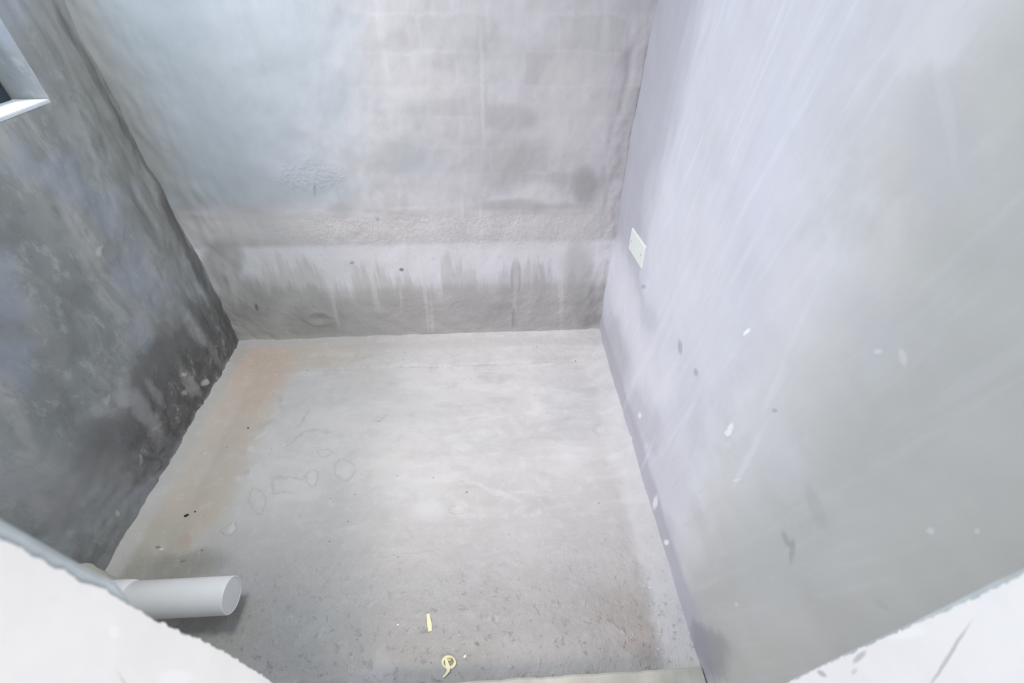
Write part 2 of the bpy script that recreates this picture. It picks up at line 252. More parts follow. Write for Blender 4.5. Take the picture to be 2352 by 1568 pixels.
def mat_floor():
    s = NT('floor_screed'); X, Y, Z = s.xyz()
    wp = s.warp(6, 0.06, 4); wf = s.warp(26, 0.042, 4)
    n1 = s.noise(2.6, 5, 0.6, off=(4,4,0)); n2 = s.noise(11, 6, 0.65); n3 = s.noise(60, 4, 0.7)
    sw = s.noise(7, 5, 0.6, (0.5,1.6,1), dist=0.8)
    c = s.mix(s.ss(n1, 0.36, 0.64), K(0.62, (1.02,0.99,0.97)), K(0.70, (1.02,0.988,0.965)))
    c = s.mix(s.ss(n2, 0.5, 0.7, 0, 0.35), c, K(0.49, (1.02,0.995,0.97)))
    c = s.mix(s.ss(sw, 0.54, 0.66, 0, 0.5), c, K(0.72, (1,1,1.01)))
    c = s.mix(s.math('MULTIPLY', s.ss(sw, 0.46, 0.36, 0, 0.35), s.ss(X, -0.5, 0.0)), c, K(0.47, (1.03,0.995,0.96)))
    # front, rougher and greyer
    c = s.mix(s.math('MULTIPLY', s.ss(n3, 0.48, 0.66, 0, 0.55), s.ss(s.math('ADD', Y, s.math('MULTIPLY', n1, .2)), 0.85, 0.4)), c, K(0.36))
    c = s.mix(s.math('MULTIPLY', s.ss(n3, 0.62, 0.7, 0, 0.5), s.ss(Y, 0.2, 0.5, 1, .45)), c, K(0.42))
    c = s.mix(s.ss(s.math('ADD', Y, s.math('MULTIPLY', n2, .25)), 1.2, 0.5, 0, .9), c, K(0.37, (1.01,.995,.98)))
    # grey sheet area by the right side, brown patches
    for (x,y,rx,ry,rot,so,v,t,a) in [
        (1330,930,60,90,-30,.5,.53,(1,1,1.01),.6),(1400,1180,60,150,-15,.6,.52,(1.03,.99,.96),.4),(1150,1160,110,60,20,.6,.5,(1.03,.99,.96),.4),(1430,1440,60,90,-20,.6,.36,(1.08,1,.92),.7),(1485,1505,25,22,0,.5,.33,(1.06,.97,.93),.6),(1250,1500,90,40,0,.6,.46,(1.02,1,.98),.4),
        (1190,1010,130,40,-8,.6,.53,(1.02,1,.98),.4),(900,930,120,40,5,.6,.58,(1.02,1,.98),.4)]:
        c = s.mix(s.math('MULTIPLY', s.ell(wp, 'F', x, y, rx, ry, rot, so), a), c, K(v, t))
    # tan dust along the left side: bounded by a ragged diagonal
    tan = (1.09, 0.99, 0.89)
    bx = s.math('ADD', X, s.math('MULTIPLY', s.math('SUBTRACT', s.noise(6,5,.65,dist=.5), .5), 0.22))
    c = s.mix(s.math('MULTIPLY', s.ss(bx, -0.86, -1.0, 0, .6), s.ss(Y, 1.66, 1.58)), c, K(0.57, (1.07,1,.90)))
    for (x,y,ex,ey,fx,fy,so,v,t,a) in [
        (640,815, 860,812, 640,842,.6,.56,(1.12,.99,.84),.75),(600,850, 660,850, 560,930,.5,.56,(1.22,.98,.83),.85),(545,960, 600,960, 510,1040,.5,.55,(1.19,1,.86),.8),
        (480,1080, 550,1080, 430,1180,.5,.55,(1.12,1,.87),.85),(420,1190, 500,1180, 370,1270,.5,.52,(1.14,1.0,.83),.85),(350,1250, 410,1250, 320,1310,.5,.46,(1.06,1.01,.82),.7),
        (390,1310, 500,1290, 380,1345,.5,.30,(1.03,1.02,.87),.8),(300,1310, 350,1300, 290,1350,.6,.38,(1.04,1.0,.86),.7),(500,1440, 590,1440, 480,1500,.5,.36,(1.03,1.01,.88),.6),  # last patch: floor stain with the pipe's shadow painted in
        (425,1245, 440,1245, 425,1265,.5,.44,(1.2,.95,.8),.6),(1100,805, 1300,800, 1100,830,.6,.50,(1.06,.99,.93),.5)]:
        c = s.mix(s.math('MULTIPLY', s.blob(wp, 'F', (x,y), (ex,ey), (fx,fy), so), a), c, K(v, t))
    # paler fillet strips against the walls
    c = s.mix(s.ss(s.math('ADD', X, s.math('MULTIPLY', n2, 0.04)), -1.135, -1.165, 0, .85), c, K(0.56, (1.03,1,.94)))
    c = s.mix(s.ss(s.math('ADD', Y, s.math('MULTIPLY', n2, 0.03)), 1.665, 1.69, 0, .75), c, K(0.58, (1.02,1,.98)))
    c = s.mix(s.ss(s.math('SUBTRACT', X, s.math('MULTIPLY', n2, 0.06)), 0.41, 0.44, 0, .6), c, K(0.63))
    c = s.mix(s.math('MULTIPLY', s.math('MULTIPLY', s.ss(s.math('ADD', Y, s.math('MULTIPLY', n2, .05)), 1.55, 1.59), s.ss(Y, 1.66, 1.62)), s.ss(X, -.75, -.4, 0, .5)), c, K(0.66))
    c = s.mix(s.math('MULTIPLY', s.math('MULTIPLY', s.ss(s.math('ABSOLUTE', s.math('SUBTRACT', s.math('ADD', Y, s.math('MULTIPLY', n2, .035)), 1.533)), 0.008, 0.0), s.ss(s.noise(9, 4, .7, off=(0,1,5)), .42, .6)), s.ss(X, -.95, -.6, 0, .45)), c, K(0.40, (1.02,1,.97)))
    mot = s.noise(24, 6, 0.72, off=(1,8,0)); c = s.mix(s.ss(mot, 0.52, 0.66, 0, 0.2), c, K(0.50, (1.03,.995,.96))); c = s.mix(s.math('MULTIPLY', s.ss(mot, 0.47, 0.36, 0, 0.25), s.ss(Y, .5, .9, .3, 1)), c, K(0.74))
    trw = s.noise(9, 5, 0.62, (0.5,1.6,1), off=(3,0,0), dist=0.4); c = s.mix(s.math('MULTIPLY', s.ss(trw, 0.50, 0.66, 0, 0.35), s.math('MULTIPLY', s.ss(X, -.9, -.7), s.ss(Y, .6, 1.0, .2, 1))), c, K(0.76))
    fz = s.ss(s.math('ADD', Y, s.math('MULTIPLY', n1, .3)), 0.95, 0.5)
    g1 = s.ss(s.noise(40, 3, .6, off=(1,2,3), dist=.3), .58, .70); g2 = s.ss(s.noise(32, 4, .65, off=(5,2,1), dist=.3), .56, .70)
    c = s.mix(s.math('MULTIPLY', s.math('MULTIPLY', g1, fz), .5), c, K(.26, (1,1,1.02))); c = s.mix(s.math('MULTIPLY', s.math('MULTIPLY', g2, fz), .45), c, K(.58, (1,1,1.03)))
    bl = s.noise(5, 5, .65, off=(9,3,0), dist=.4); c = s.mix(s.math('MULTIPLY', s.ss(bl, .52, .64, 0, .45), fz), c, K(.36, (1.05,1,.95))); c = s.mix(s.math('MULTIPLY', s.ss(bl, .46, .36, 0, .5), fz), c, K(.50, (.98,.99,1.03)))
    c = s.mix(s.math('MULTIPLY', s.ss(s.math('ABSOLUTE', s.math('SUBTRACT', s.math('ADD', Y, s.math('MULTIPLY', n2, .03)), 1.655)), .035, .01, 0, .6), s.ss(X, -.9, -.5)), c, K(.55, (1.05,.985,.96)))
    # marks left in the screed
    rings = [(715,1098,15,18,0),(790,1078,22,26,-20),(523,1216,22,13,-20),(590,1150,17,30,-15),(742,1040,16,9,0),(1050,1170,18,12,0),(1372,985,9,10,0)]
    rg = None
    for (x,y,rx,ry,rot) in rings:
        q = s.ring(wf if rx > 10 else s.pos, 'F', x, y, rx, ry, rot); rg = q if rg is None else s.math('MAXIMUM', rg, q)
    for (a_, b_, w_) in [((625,1095),(700,1098),3),((625,1095),(628,1130),3),((628,1130),(670,1132),3),((655,1022),(700,990),3),((700,990),(725,986),3),((725,986),(760,992),3),((860,968),(890,950),3),((575,990),(620,965),5),((645,910),(640,950),5),((690,975),(708,942),3),((860,1280),(1000,1262),2),((930,1210),(950,1232),4),((560,1090),(572,1080),5)]:
        rg = s.math('MAXIMUM', rg, s.line(wf, 'F', a_, b_, w_, .6))
    c = s.mix(s.math('MULTIPLY', s.math('MULTIPLY', rg, s.ss(n3, .35, .6, .3, 1)), 0.42), c, K(0.46, (1.03,1,.97)))
    for (x,y,rx,ry,rot,a) in [(530,1212,6,10,25,.7),(714,1098,9,12,0,.5),(792,1084,10,12,0,.45),(580,1030,8,8,0,.6),(598,1000,14,5,-25,.6),(581,1092,6,8,0,.6),(548,1100,9,5,-30,.5),(640,945,6,6,0,.4),(1378,986,6,6,0,.6),(930,1060,24,5,5,.4),(990,1170,30,20,10,.35),(1060,1165,12,18,0,.4),(1010,1100,60,10,-8,.35),(1130,1125,60,5,20,.35)]:
        c = s.mix(s.math('MULTIPLY', s.ell(wf, 'F', x, y, rx, ry, rot, .5), a), c, K(0.72))
    # fine dark specks
    v = s.n('ShaderNodeTexVoronoi'); v.inputs['Scale'].default_value = 22; s.L.new(s.pos, v.inputs[0])
    vr = s.n('ShaderNodeSeparateColor'); s.L.new(v.outputs['Color'], vr.inputs[0])
    sp = s.math('MULTIPLY', s.ss(v.outputs[0], 0.075, 0.04), s.ss(vr.outputs[0], 0.70, 0.72))
    c = s.mix(s.math('MULTIPLY', sp, 0.75), c, K(0.20, (1.1,1,.9)))
    ed = s.math('MULTIPLY', s.ss(Y, 1.49, 1.52), s.ss(s.noise(50,4,.7), 0.4, 0.62))
    fr = s.math('MULTIPLY', s.noise(34, 5, .7), s.ss(Y, 0.9, 0.45, 0.1, 1))
    return s.finish(c, 0.62, [(s.math('SUBTRACT', n1, s.math('MULTIPLY', rg, 0.16)), 0.012, 0.5), (sw, 0.004, 0.4), (trw, 0.003, 0.35), (ed, 0.003, .35), (fr, 0.008, 0.8), (s.math('MULTIPLY', s.math('SUBTRACT', g2, g1), fz), 0.003, 0.6), (s.noise(200,3,.6), 0.0006, 0.3)], 0.4)

def mat_plain(name, col, rough=0.6, var=0.06, bump=0.0, bscale=60, spec=0.4):
    s = NT(name); n = s.noise(8, 5, 0.6)
    lo = tuple(c*(1-var) for c in col[:3])+(1,); hi = tuple(min(1, c*(1+var)) for c in col[:3])+(1,)
    return s.finish(s.mix(s.ss(n, 0.35, 0.65), lo, hi), rough, [(s.noise(bscale, 4, 0.6), 0.002, bump)] if bump else [], spec)

def mat_coat():
    s = NT('white_painted_plaster'); n = s.noise(9, 4, 0.6)
    c = s.mix(s.ss(n, 0.35, 0.65), K(0.84, (1,1,.99)), K(0.88, (1,1,.99)))
    for a_, b_, w_, v in [((2222,1447),(2145,1568),4,.45),((1990,1497),(1966,1520),6,.45),((1882,1540),(1900,1552),5,.42),((1972,1536),(1960,1545),5,.62)]:
        c = s.mix(s.math('MULTIPLY', s.line(s.warp(60,.002), 'JR', a_, b_, w_, .5), .75), c, K(v))
    for x, y, rx, ry in [(255,1450,10,12),(400,1556,30,14),(560,1585,20,16)]:
        c = s.mix(s.math('MULTIPLY', s.ell(s.pos, 'JL', x, y, rx, ry, 0, .6), .6), c, K(.95))
    return s.finish(c, 0.55, [(s.noise(25, 4, .6), 0.002, .4)], .4)

M = dict(back=mat_back(), left=mat_left(), right=mat_right(), floor=mat_floor(), coat=mat_coat(),
    concrete=mat_plain('grey_concrete', srgb(192,198,200), 0.8, .12, .5),
    mortar=mat_plain('mortar', srgb(190,190,180), 0.85, .12, .8),
    ceiling=mat_plain('ceiling_plaster', srgb(205,206,208), 0.8, .06, .3),
    pvc=mat_plain('white_pvc', (0.93,0.92,0.92,1), 0.32, .015), cap=mat_plain('white_pvc_cap', (0.88,0.88,0.885,1), 0.45, .015),
    plate=mat_plain('ivory_plastic', (0.80,0.84,0.79,1), 0.3, .01), screw=mat_plain('grey_screw', (0.45,0.48,0.47,1), 0.4, .05),
    frame=mat_plain('dark_window_metal', (0.035,0.045,0.06,1), 0.4, .1), sill=mat_plain('sill_plaster', (0.62,0.66,0.70,1), .7, .08, .4),  # sill colour tinted blue to stand in for skylight
    yellow=mat_plain('yellow_peel', (0.80,0.77,0.50,1), 0.5, .06), yellowin=mat_plain('yellow_peel_inner', (0.62,0.52,0.25,1), 0.6, .2),
    dark=mat_plain('dark_grit', (0.05,0.035,0.025,1), 0.9, .3, .5), white=mat_plain('white_chip', (0.86,0.86,0.84,1), 0.6, .04),
    tan=mat_plain('tan_grit', (0.34,0.30,0.24,1), 0.9, .2, .5), red=mat_plain('red_bead', (0.50,0.10,0.05,1), 0.5, .1))
def mat_glass():
    m = bpy.data.materials.new('window_glass'); m.use_nodes = True; t = m.node_tree; t.nodes.clear()
    o = t.nodes.new('ShaderNodeOutputMaterial'); a = t.nodes.new('ShaderNodeBsdfTransparent'); b = t.nodes.new('ShaderNodeBsdfGlossy'); b.inputs['Roughness'].default_value = .02
    a.inputs[0].default_value = (.92,.96,.98,1); mx = t.nodes.new('ShaderNodeMixShader'); mx.inputs[0].default_value = .08
    t.links.new(a.outputs[0], mx.inputs[1]); t.links.new(b.outputs[0], mx.inputs[2]); t.links.new(mx.outputs[0], o.inputs[0]); return m
M['glass'] = mat_glass()

# ------------------------------------------------------------------ mesh helpers
def link(name, me, mat, parent=None, smooth=True):
    o = bpy.data.objects.new(name, me); COL.objects.link(o)
    if mat is not None and not me.materials: me.materials.append(mat)
    if smooth: me.polygons.foreach_set('use_smooth', [True]*len(me.polygons))
    if parent: o.parent = parent
    return o
def obj(name, bm, mat, parent=None, smooth=True):
    bmesh.ops.recalc_face_normals(bm, faces=bm.faces)
    me = bpy.data.meshes.new(name); bm.to_mesh(me); bm.free(); return link(name, me, mat, parent, smooth)
def struct(o): o['kind'] = 'structure'; return o
def tag(o, label, cat, group=None):
    o['label'] = label; o['category'] = cat
    if group: o['group'] = group
    return o
def box(bm, lo, hi, bev=0.0):
    r = bmesh.ops.create_cube(bm, size=1)
    for v in r['verts']: v.co = Vector([lo[i]+(v.co[i]+.5)*(hi[i]-lo[i]) for i in range(3)])
    if bev:
        es = list({e for v in r['verts'] for e in v.link_edges}); bmesh.ops.bevel(bm, geom=es, offset=bev, segments=2, affect='EDGES')
def fbm(x, y, z=0, o=3): return mnoise.fractal(Vector((x, y, z)), 0.6, 2.0, o, noise_basis='PERLIN_ORIGINAL')

def slab(name, mapf, us, vs, disp, thick, mat, hole=None, back=None):
    """wall slab: fine displaced inner face, closed by sides and a back. mapf(u,v,d) -> point, d = distance into the room"""
    nu, nv = len(us), len(vs); verts = []; faces = []
    for j, v in enumerate(vs):
        for i, u in enumerate(us): verts.append(mapf(u, v, disp(u, v)))
    N = nu*nv
    for j, v in enumerate(vs):
        for i, u in enumerate(us): verts.append(mapf(u, v, -thick))
    def inh(i, j):
        return hole and hole[0]-1e-6 <= us[i] and us[i+1] <= hole[1]+1e-6 and hole[2]-1e-6 <= vs[j] and vs[j+1] <= hole[3]+1e-6
    cell = {}
    for j in range(nv-1):
        for i in range(nu-1):
            if inh(i, j): continue
            a = j*nu+i; cell[(i,j)] = 1
            faces.append((a, a+1, a+1+nu, a+nu)); faces.append((N+a, N+a+nu, N+a+1+nu, N+a+1))
    for (i, j) in list(cell):
        a = j*nu+i
        for (di, dj, p, q) in ((-1,0,a,a+nu),(1,0,a+1+nu,a+1),(0,-1,a+1,a),(0,1,a+nu,a+1+nu)):
            if (i+di, j+dj) not in cell: faces.append((p, q, N+q, N+p))
    me = bpy.data.meshes.new(name); me.from_pydata([tuple(v) for v in verts], [], faces); me.update()
    bm = bmesh.new(); bm.from_mesh(me); bmesh.ops.recalc_face_normals(bm, faces=bm.faces)
    for e in bm.edges:
        if len(e.link_faces) == 2 and e.calc_face_angle(0) > 0.9: e.smooth = False
    bm.to_mesh(me); bm.free()
    return struct(link(name, me, mat))
def lin(a, b, st): n = max(2, int(round((b-a)/st))+1); return list(np.linspace(a, b, n))
sst = lambda x, a, b: (lambda t: t*t*(3-2*t))(min(1, max(0, (x-a)/(b-a))))

# ------------------------------------------------------------------ shell
def d_back(x, z):
    d = 0.004*fbm(x*3, z*3, 1)+0.0015*fbm(x*14, z*9, 2)
    lip = 0.68+0.012*fbm(x*5, 3.3)
    d += 0.003*sst(z, lip+0.012, lip-0.012)*sst(z, 0.50, 0.60)              # swelling of the render below the block courses
    d += 0.006*sst(z, 0.30, 0.2)*(1+0.6*fbm(x*12, z*12, 5))                    # rough foot
    d += sst(x, 0.40, 0.50)*(0.007*fbm(x*9, z*4, 7)+0.0025*fbm(x*30, z*14, 8)) # mortar smears at the corners
    d += sst(x, -0.95, -1.15)*(0.005*fbm(x*10, z*4, 9)+0.002*fbm(x*25, z*10, 4))
    # a swirl of mortar in the foot zone
    c = onY((735, 728), YB); r = math.hypot((x-c.x)/0.075, (z-c.z)/0.045)
    d += 0.006*math.exp(-((r-0.8)/0.3)**2)-0.006*math.exp(-(r/0.35)**2)
    return d
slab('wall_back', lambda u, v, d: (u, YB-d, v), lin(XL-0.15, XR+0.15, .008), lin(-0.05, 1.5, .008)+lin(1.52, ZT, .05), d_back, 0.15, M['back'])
def d_right(y, z): return 0.005*fbm(y*2.2, z*2.2, 11)+0.002*fbm(y*7, z*5, 12)-0.004*sst(z, .12, .08)*0.5+0.004*fbm(y*6, z*6, 3)*sst(y, 1.5, 1.65)
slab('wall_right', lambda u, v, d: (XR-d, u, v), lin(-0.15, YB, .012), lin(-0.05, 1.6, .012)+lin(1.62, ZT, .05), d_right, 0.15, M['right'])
WY0, WY1, WZ0, WZ1 = 0.56, 1.463, 1.147, 2.05
def d_left(y, z):
    d = 0.006*fbm(y*2.5, z*2.5, 21)
    k = sst(y, 1.05, 1.35); hold = 1-sst(z, 1.0, 1.1)*sst(y, 1.53, 1.47)
    d += (k*(0.0045*fbm(y*12, z*4, 22)+0.003*fbm(y*28, z*12, 23))+(1-k)*0.004*fbm(y*7, z*5, 24))*hold
    d += 0.007*sst(y, 1.5, 1.7)*fbm(y*9, z*5, 27)
    d += 0.006*sst(z, .4, .1)*fbm(y*20, z*16, 25)
    return d*(0.15+0.85*hold)
ys = lin(-0.15, WY0, .012)+lin(WY0, WY1, .012)[1:]+lin(WY1, YB, .007)[1:]
zs = lin(-0.05, WZ0, .008)+lin(WZ0, WZ1, .03)[1:]+lin(WZ1, ZT, .05)[1:]
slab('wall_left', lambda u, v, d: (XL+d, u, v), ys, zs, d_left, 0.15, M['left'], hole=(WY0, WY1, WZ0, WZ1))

def fh(x, y):
    n = 0.006*fbm(x*9, y*9, 31)
    zb = 0.036*max(0, 1-(YB-y)/(0.185+n*2))**1.3+(0.006 if (YB-y) < 0.188+n*1.5+0.008*fbm(x*4,2.2) else 0)*sst(x, -0.95, -0.6)
    zl = 0.034*max(0, 1-(x-XL)/(0.13+n*2))**1.2
    zr = 0.024*max(0, 1-(XR-x)/(0.10+n*3))**1.2
    z = max(zb, zl, zr)+0.0025*fbm(x*2.5, y*2.5, 32)+0.0008*fbm(x*16, y*16, 33)
    z += 0.0012*fbm(x*35, y*35, 34)*sst(y, 0.9, 0.4)
    return z
slab('floor', lambda u, v, d: (u, v, d), lin(XL-0.02, XR+0.02, .007), lin(0.1, YB+0.02, .007), fh, 0.12, M['floor'])
bm = bmesh.new(); box(bm, (XL-.15, -1.5, ZT), (XR+.15, YB+.15, ZT+.12)); struct(obj('ceiling', bm, M['ceiling'], smooth=False))  # extended unseen over the landing to block sky light

# wall with the doorway the camera stands in
def interp(tab, z):
    if z <= tab[0][0]: return tab[0][1]
    for (a, b), (c, d) in zip(tab, tab[1:]):
        if z <= c: return b+(d-b)*(z-a)/(c-a)
    return tab[-1][1]
def edge_table(pts, x): return sorted([(onX(p, x).z, onX(p, x).y) for p in pts])
JL, JR, DTOP = -0.3, 0.4, 2.1
eL = edge_table([(0,1182),(60,1219),(134,1261),(194,1294),(239,1319),(260,1324),(277,1341),(291,1362),(302,1384),(364,1424),(496,1482),(567,1524),(624,1562)], JL)
pL = edge_table([(0,1237),(30,1252),(99,1290),(149,1309),(185,1334),(227,1350),(287,1387),(364,1431),(496,1488),(567,1530),(624,1568)], JL)
pR = edge_table([(2352,1322),(2290,1348),(2200,1392),(2100,1436),(2000,1478),(1900,1526),(1812,1568)], JR)
eR = [(z, y+0.003+0.002*sst(z, .95, 1.1)) for z, y in pR]
def jamb(bm, x0, xs, tab, sgn):
    """solid jamb block; xs = reveal plane, inner arris follows the table"""
    zz = lin(-0.02, DTOP, .01); prev = None
    for z in zz:
        e = interp(tab, z)+0.0003*fbm(z*30, xs, 3)
        ring = [bm.verts.new(p) for p in ((x0, -0.22, z), (xs, -0.22, z), (xs, e-0.004, z), (xs-sgn*0.0012, e-0.001, z), (xs-sgn*0.004, e, z), (x0, e+0.004, z))]
        if prev:
            for k in range(6): bm.faces.new((prev[k], prev[(k+1)%6], ring[(k+1)%6], ring[k]))
        else: bm.faces.new(ring)
        prev = ring
    bm.faces.new(prev)
bm = bmesh.new(); jamb(bm, XL-.15, JL, eL, 1); jamb(bm, XR+.15, JR, eR, -1)
box(bm, (XL-.15, -.22, DTOP), (XR+.15, .15, ZT))
front = struct(obj('wall_front', bm, M['concrete'], smooth=False))
def coat(xs, tab, sgn, seed):
    bm = bmesh.new(); t = 0.0022; prev = None
    for z in lin(0.05, DTOP, .0015):
        tooth = 0.0012*fbm(z*55, seed, 1, 2)+0.0016*max(0, fbm(z*130, seed, 2, 2))+0.0006*fbm(z*400, seed, 4, 2)
        e = interp(tab, z)+tooth*1.3
        o = xs+sgn*t
        ring = [bm.verts.new(p) for p in ((xs-sgn*.0005, -0.22, z), (o, -0.22, z), (o, e-0.0012, z), (o-sgn*.0006, e-.0004, z), (xs-sgn*.0005, e, z))]
        if prev:
            for k in range(5): bm.faces.new((prev[k], prev[(k+1)%5], ring[(k+1)%5], ring[k]))
        else: bm.faces.new(ring)
        prev = ring
    bm.faces.new(prev)
    return obj('plaster_coat', bm, M['coat'], front, smooth=False)
coat(JL, pL, 1, 2.2); coat(JR, pR, -1, 7.7)

bm = bmesh.new(); box(bm, (XL-.15, -2.2, -.1), (XL, -.221, ZT)); struct(obj('sky_block_wall', bm, M['coat'], smooth=False))  # unseen wall added to keep blue sky light off the right jamb
bm = bmesh.new(); box(bm, (XL, -2.2, -.1), (XR+.8, -.43, .03)); struct(obj('floor_landing', bm, M['concrete'], smooth=False))
# concrete kerb in the doorway
def kerb():
    bm = bmesh.new(); prev = None
    for x in lin(XL, XR, .01):
        e = 0.300+0.003*fbm(x*12, 1.1)
        prof = [(-0.42, -0.1), (-0.42, 0.04), (e-0.006, 0.04+0.001*fbm(x*20, 4)), (e-0.0015, 0.0375), (e, 0.033), (e+0.003, -0.02), (e, -0.1)]
        ring = [bm.verts.new((x, y, z)) for y, z in prof]
        if prev:
            for k in range(7): bm.faces.new((prev[k], prev[(k+1)%7], ring[(k+1)%7], ring[k]))
        else: bm.faces.new(ring)
        prev = ring
    bm.faces.new(prev); return struct(obj('trim_1', bm, M['mortar'], smooth=False))
kerb()

# window in the left wall
def window():
    bm = bmesh.new(); xo, xi = XL-.135, XL-.095
    y0, y1, z0, z1 = WY0+.006, WY1-.006, WZ0+.006, WZ1-.006; t = .035
    for lo, hi in (((xo,y0,z0),(xi,y1,z0+t)), ((xo,y0,z1-t),(xi,y1,z1)), ((xo,y0,z0+t),(xi,y0+t,z1-t)), ((xo,y1-t,z0+t),(xi,y1,z1-t)), ((xo+.005,(y0+y1)/2-.012,z0+t),(xi-.005,(y0+y1)/2+.012,z1-t))):
        box(bm, lo, hi, .002)
    f = obj('window_frame', bm, M['frame'], smooth=False)
    root = bpy.data.objects.new('window_1', None); COL.objects.link(root); struct(root); f.parent = root
    bm = bmesh.new(); box(bm, (xo+.016, y0+t-.004, z0+t-.004), (xo+.02, y1-t+.004, z1-t+.004)); obj('glass_pane', bm, M['glass'], root, False)
    bm = bmesh.new(); box(bm, (XL-.15, WY0+.001, WZ0-.004), (XL+.0005, WY1-.001, WZ0+.006), .002); obj('sill', bm, M['sill'], root, False)
window()

# ------------------------------------------------------------------ pipe
def lathe_x(bm, prof, n=64, cap0=True, cap1=True):
    """prof: (x, r) list along the X axis"""
    rings = []
    for x, r in prof: rings.append([bm.verts.new((x, r*math.cos(2*math.pi*k/n), r*math.sin(2*math.pi*k/n))) for k in range(n)])
    for a, b in zip(rings, rings[1:]):
        for k in range(n): bm.faces.new((a[k], a[(k+1)%n], b[(k+1)%n], b[k]))
    if cap0: bm.faces.new(rings[0])
    if cap1: bm.faces.new(rings[-1])
PY, PZ, PR = 0.525, 0.093, 0.050
root = bpy.data.objects.new('drain_pipe', None); COL.objects.link(root); root.location = (XL, PY, PZ)
tag(root, 'white plastic drain pipe stub with closed end, sticking out of left wall above floor', 'pipe')
x1 = -0.762-XL
bm = bmesh.new(); lathe_x(bm, [(-.03, PR), (x1-.006, PR), (x1-.0012, PR-.0003), (x1, PR-.0016), (x1, PR-.0042), (x1-.004, PR-.0046), (x1-.012, PR-.0046)])
o = obj('pipe_body', bm, M['pvc'], root)
for e in o.data.edges: pass
bm = bmesh.new(); lathe_x(bm, [(x1-.010, PR-.0047), (x1-.0022, PR-.0047), (x1-.0016, PR-.0060), (x1-.0014, PR-.012), (x1-.0013, .004)])
o = obj('end_cap', bm, M['cap'], root); o['label'] = 'flat matt white cap closing the pipe end'
bm = bmesh.new(); lathe_x(bm, [(.02, PR+.006), (.150, PR+.005), (.165, PR+.0042), (.170, PR+.003), (.174, PR+.0003)]); o = obj('coupling', bm, M['pvc'], root)
def mortar_mound():
    bm = bmesh.new(); n = 72; rings = []
    for x, r in [(-.02,.105),(.01,.100),(.03,.092),(.055,.080),(.075,.070),(.090,.064),(.102,.059),(.110,.056)]:
        ring = []
        for k in range(n):
            a = 2*math.pi*k/n; q = r*(1+0.07*fbm(math.cos(a)*2.5+3, math.sin(a)*2.5, x*14)); ring.append(bm.verts.new((x, q*math.cos(a), max(q*math.sin(a), -PZ+.002))))
        rings.append(ring)
    for a, b in zip(rings, rings[1:]):
        for k in range(n): bm.faces.new((a[k], a[(k+1)%n], b[(k+1)%n], b[k]))
    bm.faces.new(rings[0]); bm.faces.new(rings[-1])
    o = obj('mortar_collar', bm, M['mortar'], root); o['label'] = 'rough grey mortar packed around the pipe at the wall'
mortar_mound()

# ------------------------------------------------------------------ blank cover plate on the right wall
def cover_plate():
    pts = [onX(p, XR-.006) for p in ((1450,523),(1481,568),(1470,617),(1441,570))]   # back top, front top, front bottom, back bottom
    c = sum(pts, Vector())/4; yw = ((pts[0]-pts[1]).y+(pts[3]-pts[2]).y)/2; zh = ((pts[0]-pts[3]).z+(pts[1]-pts[2]).z)/2
    root = bpy.data.objects.new('blank_cover_plate', None); COL.objects.link(root)
    root.location = (XR-d_right(c.y, c.z)+.0005, c.y, c.z)
    root.rotation_euler = (math.atan2((pts[0]-pts[1]).z, yw), 0, 0)
    tag(root, 'ivory blank electrical cover plate with two screws fixed to the lavender right wall', 'cover plate')
    bm = bmesh.new(); h, v = yw/2, zh/2
    prof = [(0, 0), (-.004, 0), (-.0062, .003), (-.0068, .006)]; prev = None
    for x, ins in prof:
        r = []
        for (sy, sz) in ((1,1),(-1,1),(-1,-1),(1,-1)):
            for k in range(4):
                a = math.pi/2*k/3; cr = .004
                a0 = {(1,1):0, (-1,1):1, (-1,-1):2, (1,-1):3}[(sy,sz)]*math.pi/2
                r.append(bm.verts.new((x, sy*(h-ins-cr)+cr*math.cos(a0+a), sz*(v-ins-cr)+cr*math.sin(a0+a))))
        if prev:
            for k in range(16): bm.faces.new((prev[k], prev[(k+1)%16], r[(k+1)%16], r[k]))
        else: bm.faces.new(r)
        prev = r
    bm.faces.new(prev); obj('plate', bm, M['plate'], root, False)
    for sy in (1, -1):
        bm = bmesh.new(); lathe_x(bm, [(-.0064, .0042), (-.0076, .0040), (-.0081, .0028)], 20)
        for q in bm.verts: q.co.y += sy*h*.70
        s_ = obj('screw', bm, M['screw'], root, False)
cover_plate()

# ------------------------------------------------------------------ debris
def floor_at(px):
    z = 0.0
    for _ in range(4): p = onZ(px, z); z = fh(p.x, p.y)
    return Vector((p.x, p.y, z))
def crumb(name, px, size, mat, label, cat, seed, squash=.6, rot=0.0, surf=None):
    p = surf or floor_at(px); bm = bmesh.new(); bmesh.ops.create_icosphere(bm, subdivisions=2, radius=1)
    for v in bm.verts:
        k = 1+0.45*fbm(v.co.x*1.3+seed, v.co.y*1.3, v.co.z*1.3)
        v.co = Vector((v.co.x*size[0]*k, v.co.y*size[1]*k, v.co.z*min(size)*squash*k))
    o = obj(name, bm, M[mat], None, False); o.location = p+Vector((0, 0, min(size)*squash*.5)); o.rotation_euler[2] = rot
    return tag(o, label, cat)
crumb('dirt_clump', (428,1184), (.0075,.0045), 'dark', 'dark brown dirt clump, largest dark speck on the tan dust strip at floor left', 'dirt', 1, rot=.4)
crumb('dirt_crumb', (448,1175), (.003,.0028), 'dark', 'tiny dark crumb just right of the dark brown dirt clump', 'dirt', 2)
crumb('dirt_crumb', (570,983), (.0035,.003), 'dark', 'small dark red-brown crumb midway along the tan dust strip at left', 'dirt', 3)
crumb('plaster_chip', (634,860), (.0038,.003), 'white', 'small white plaster chip near the far left floor corner', 'debris', 4)
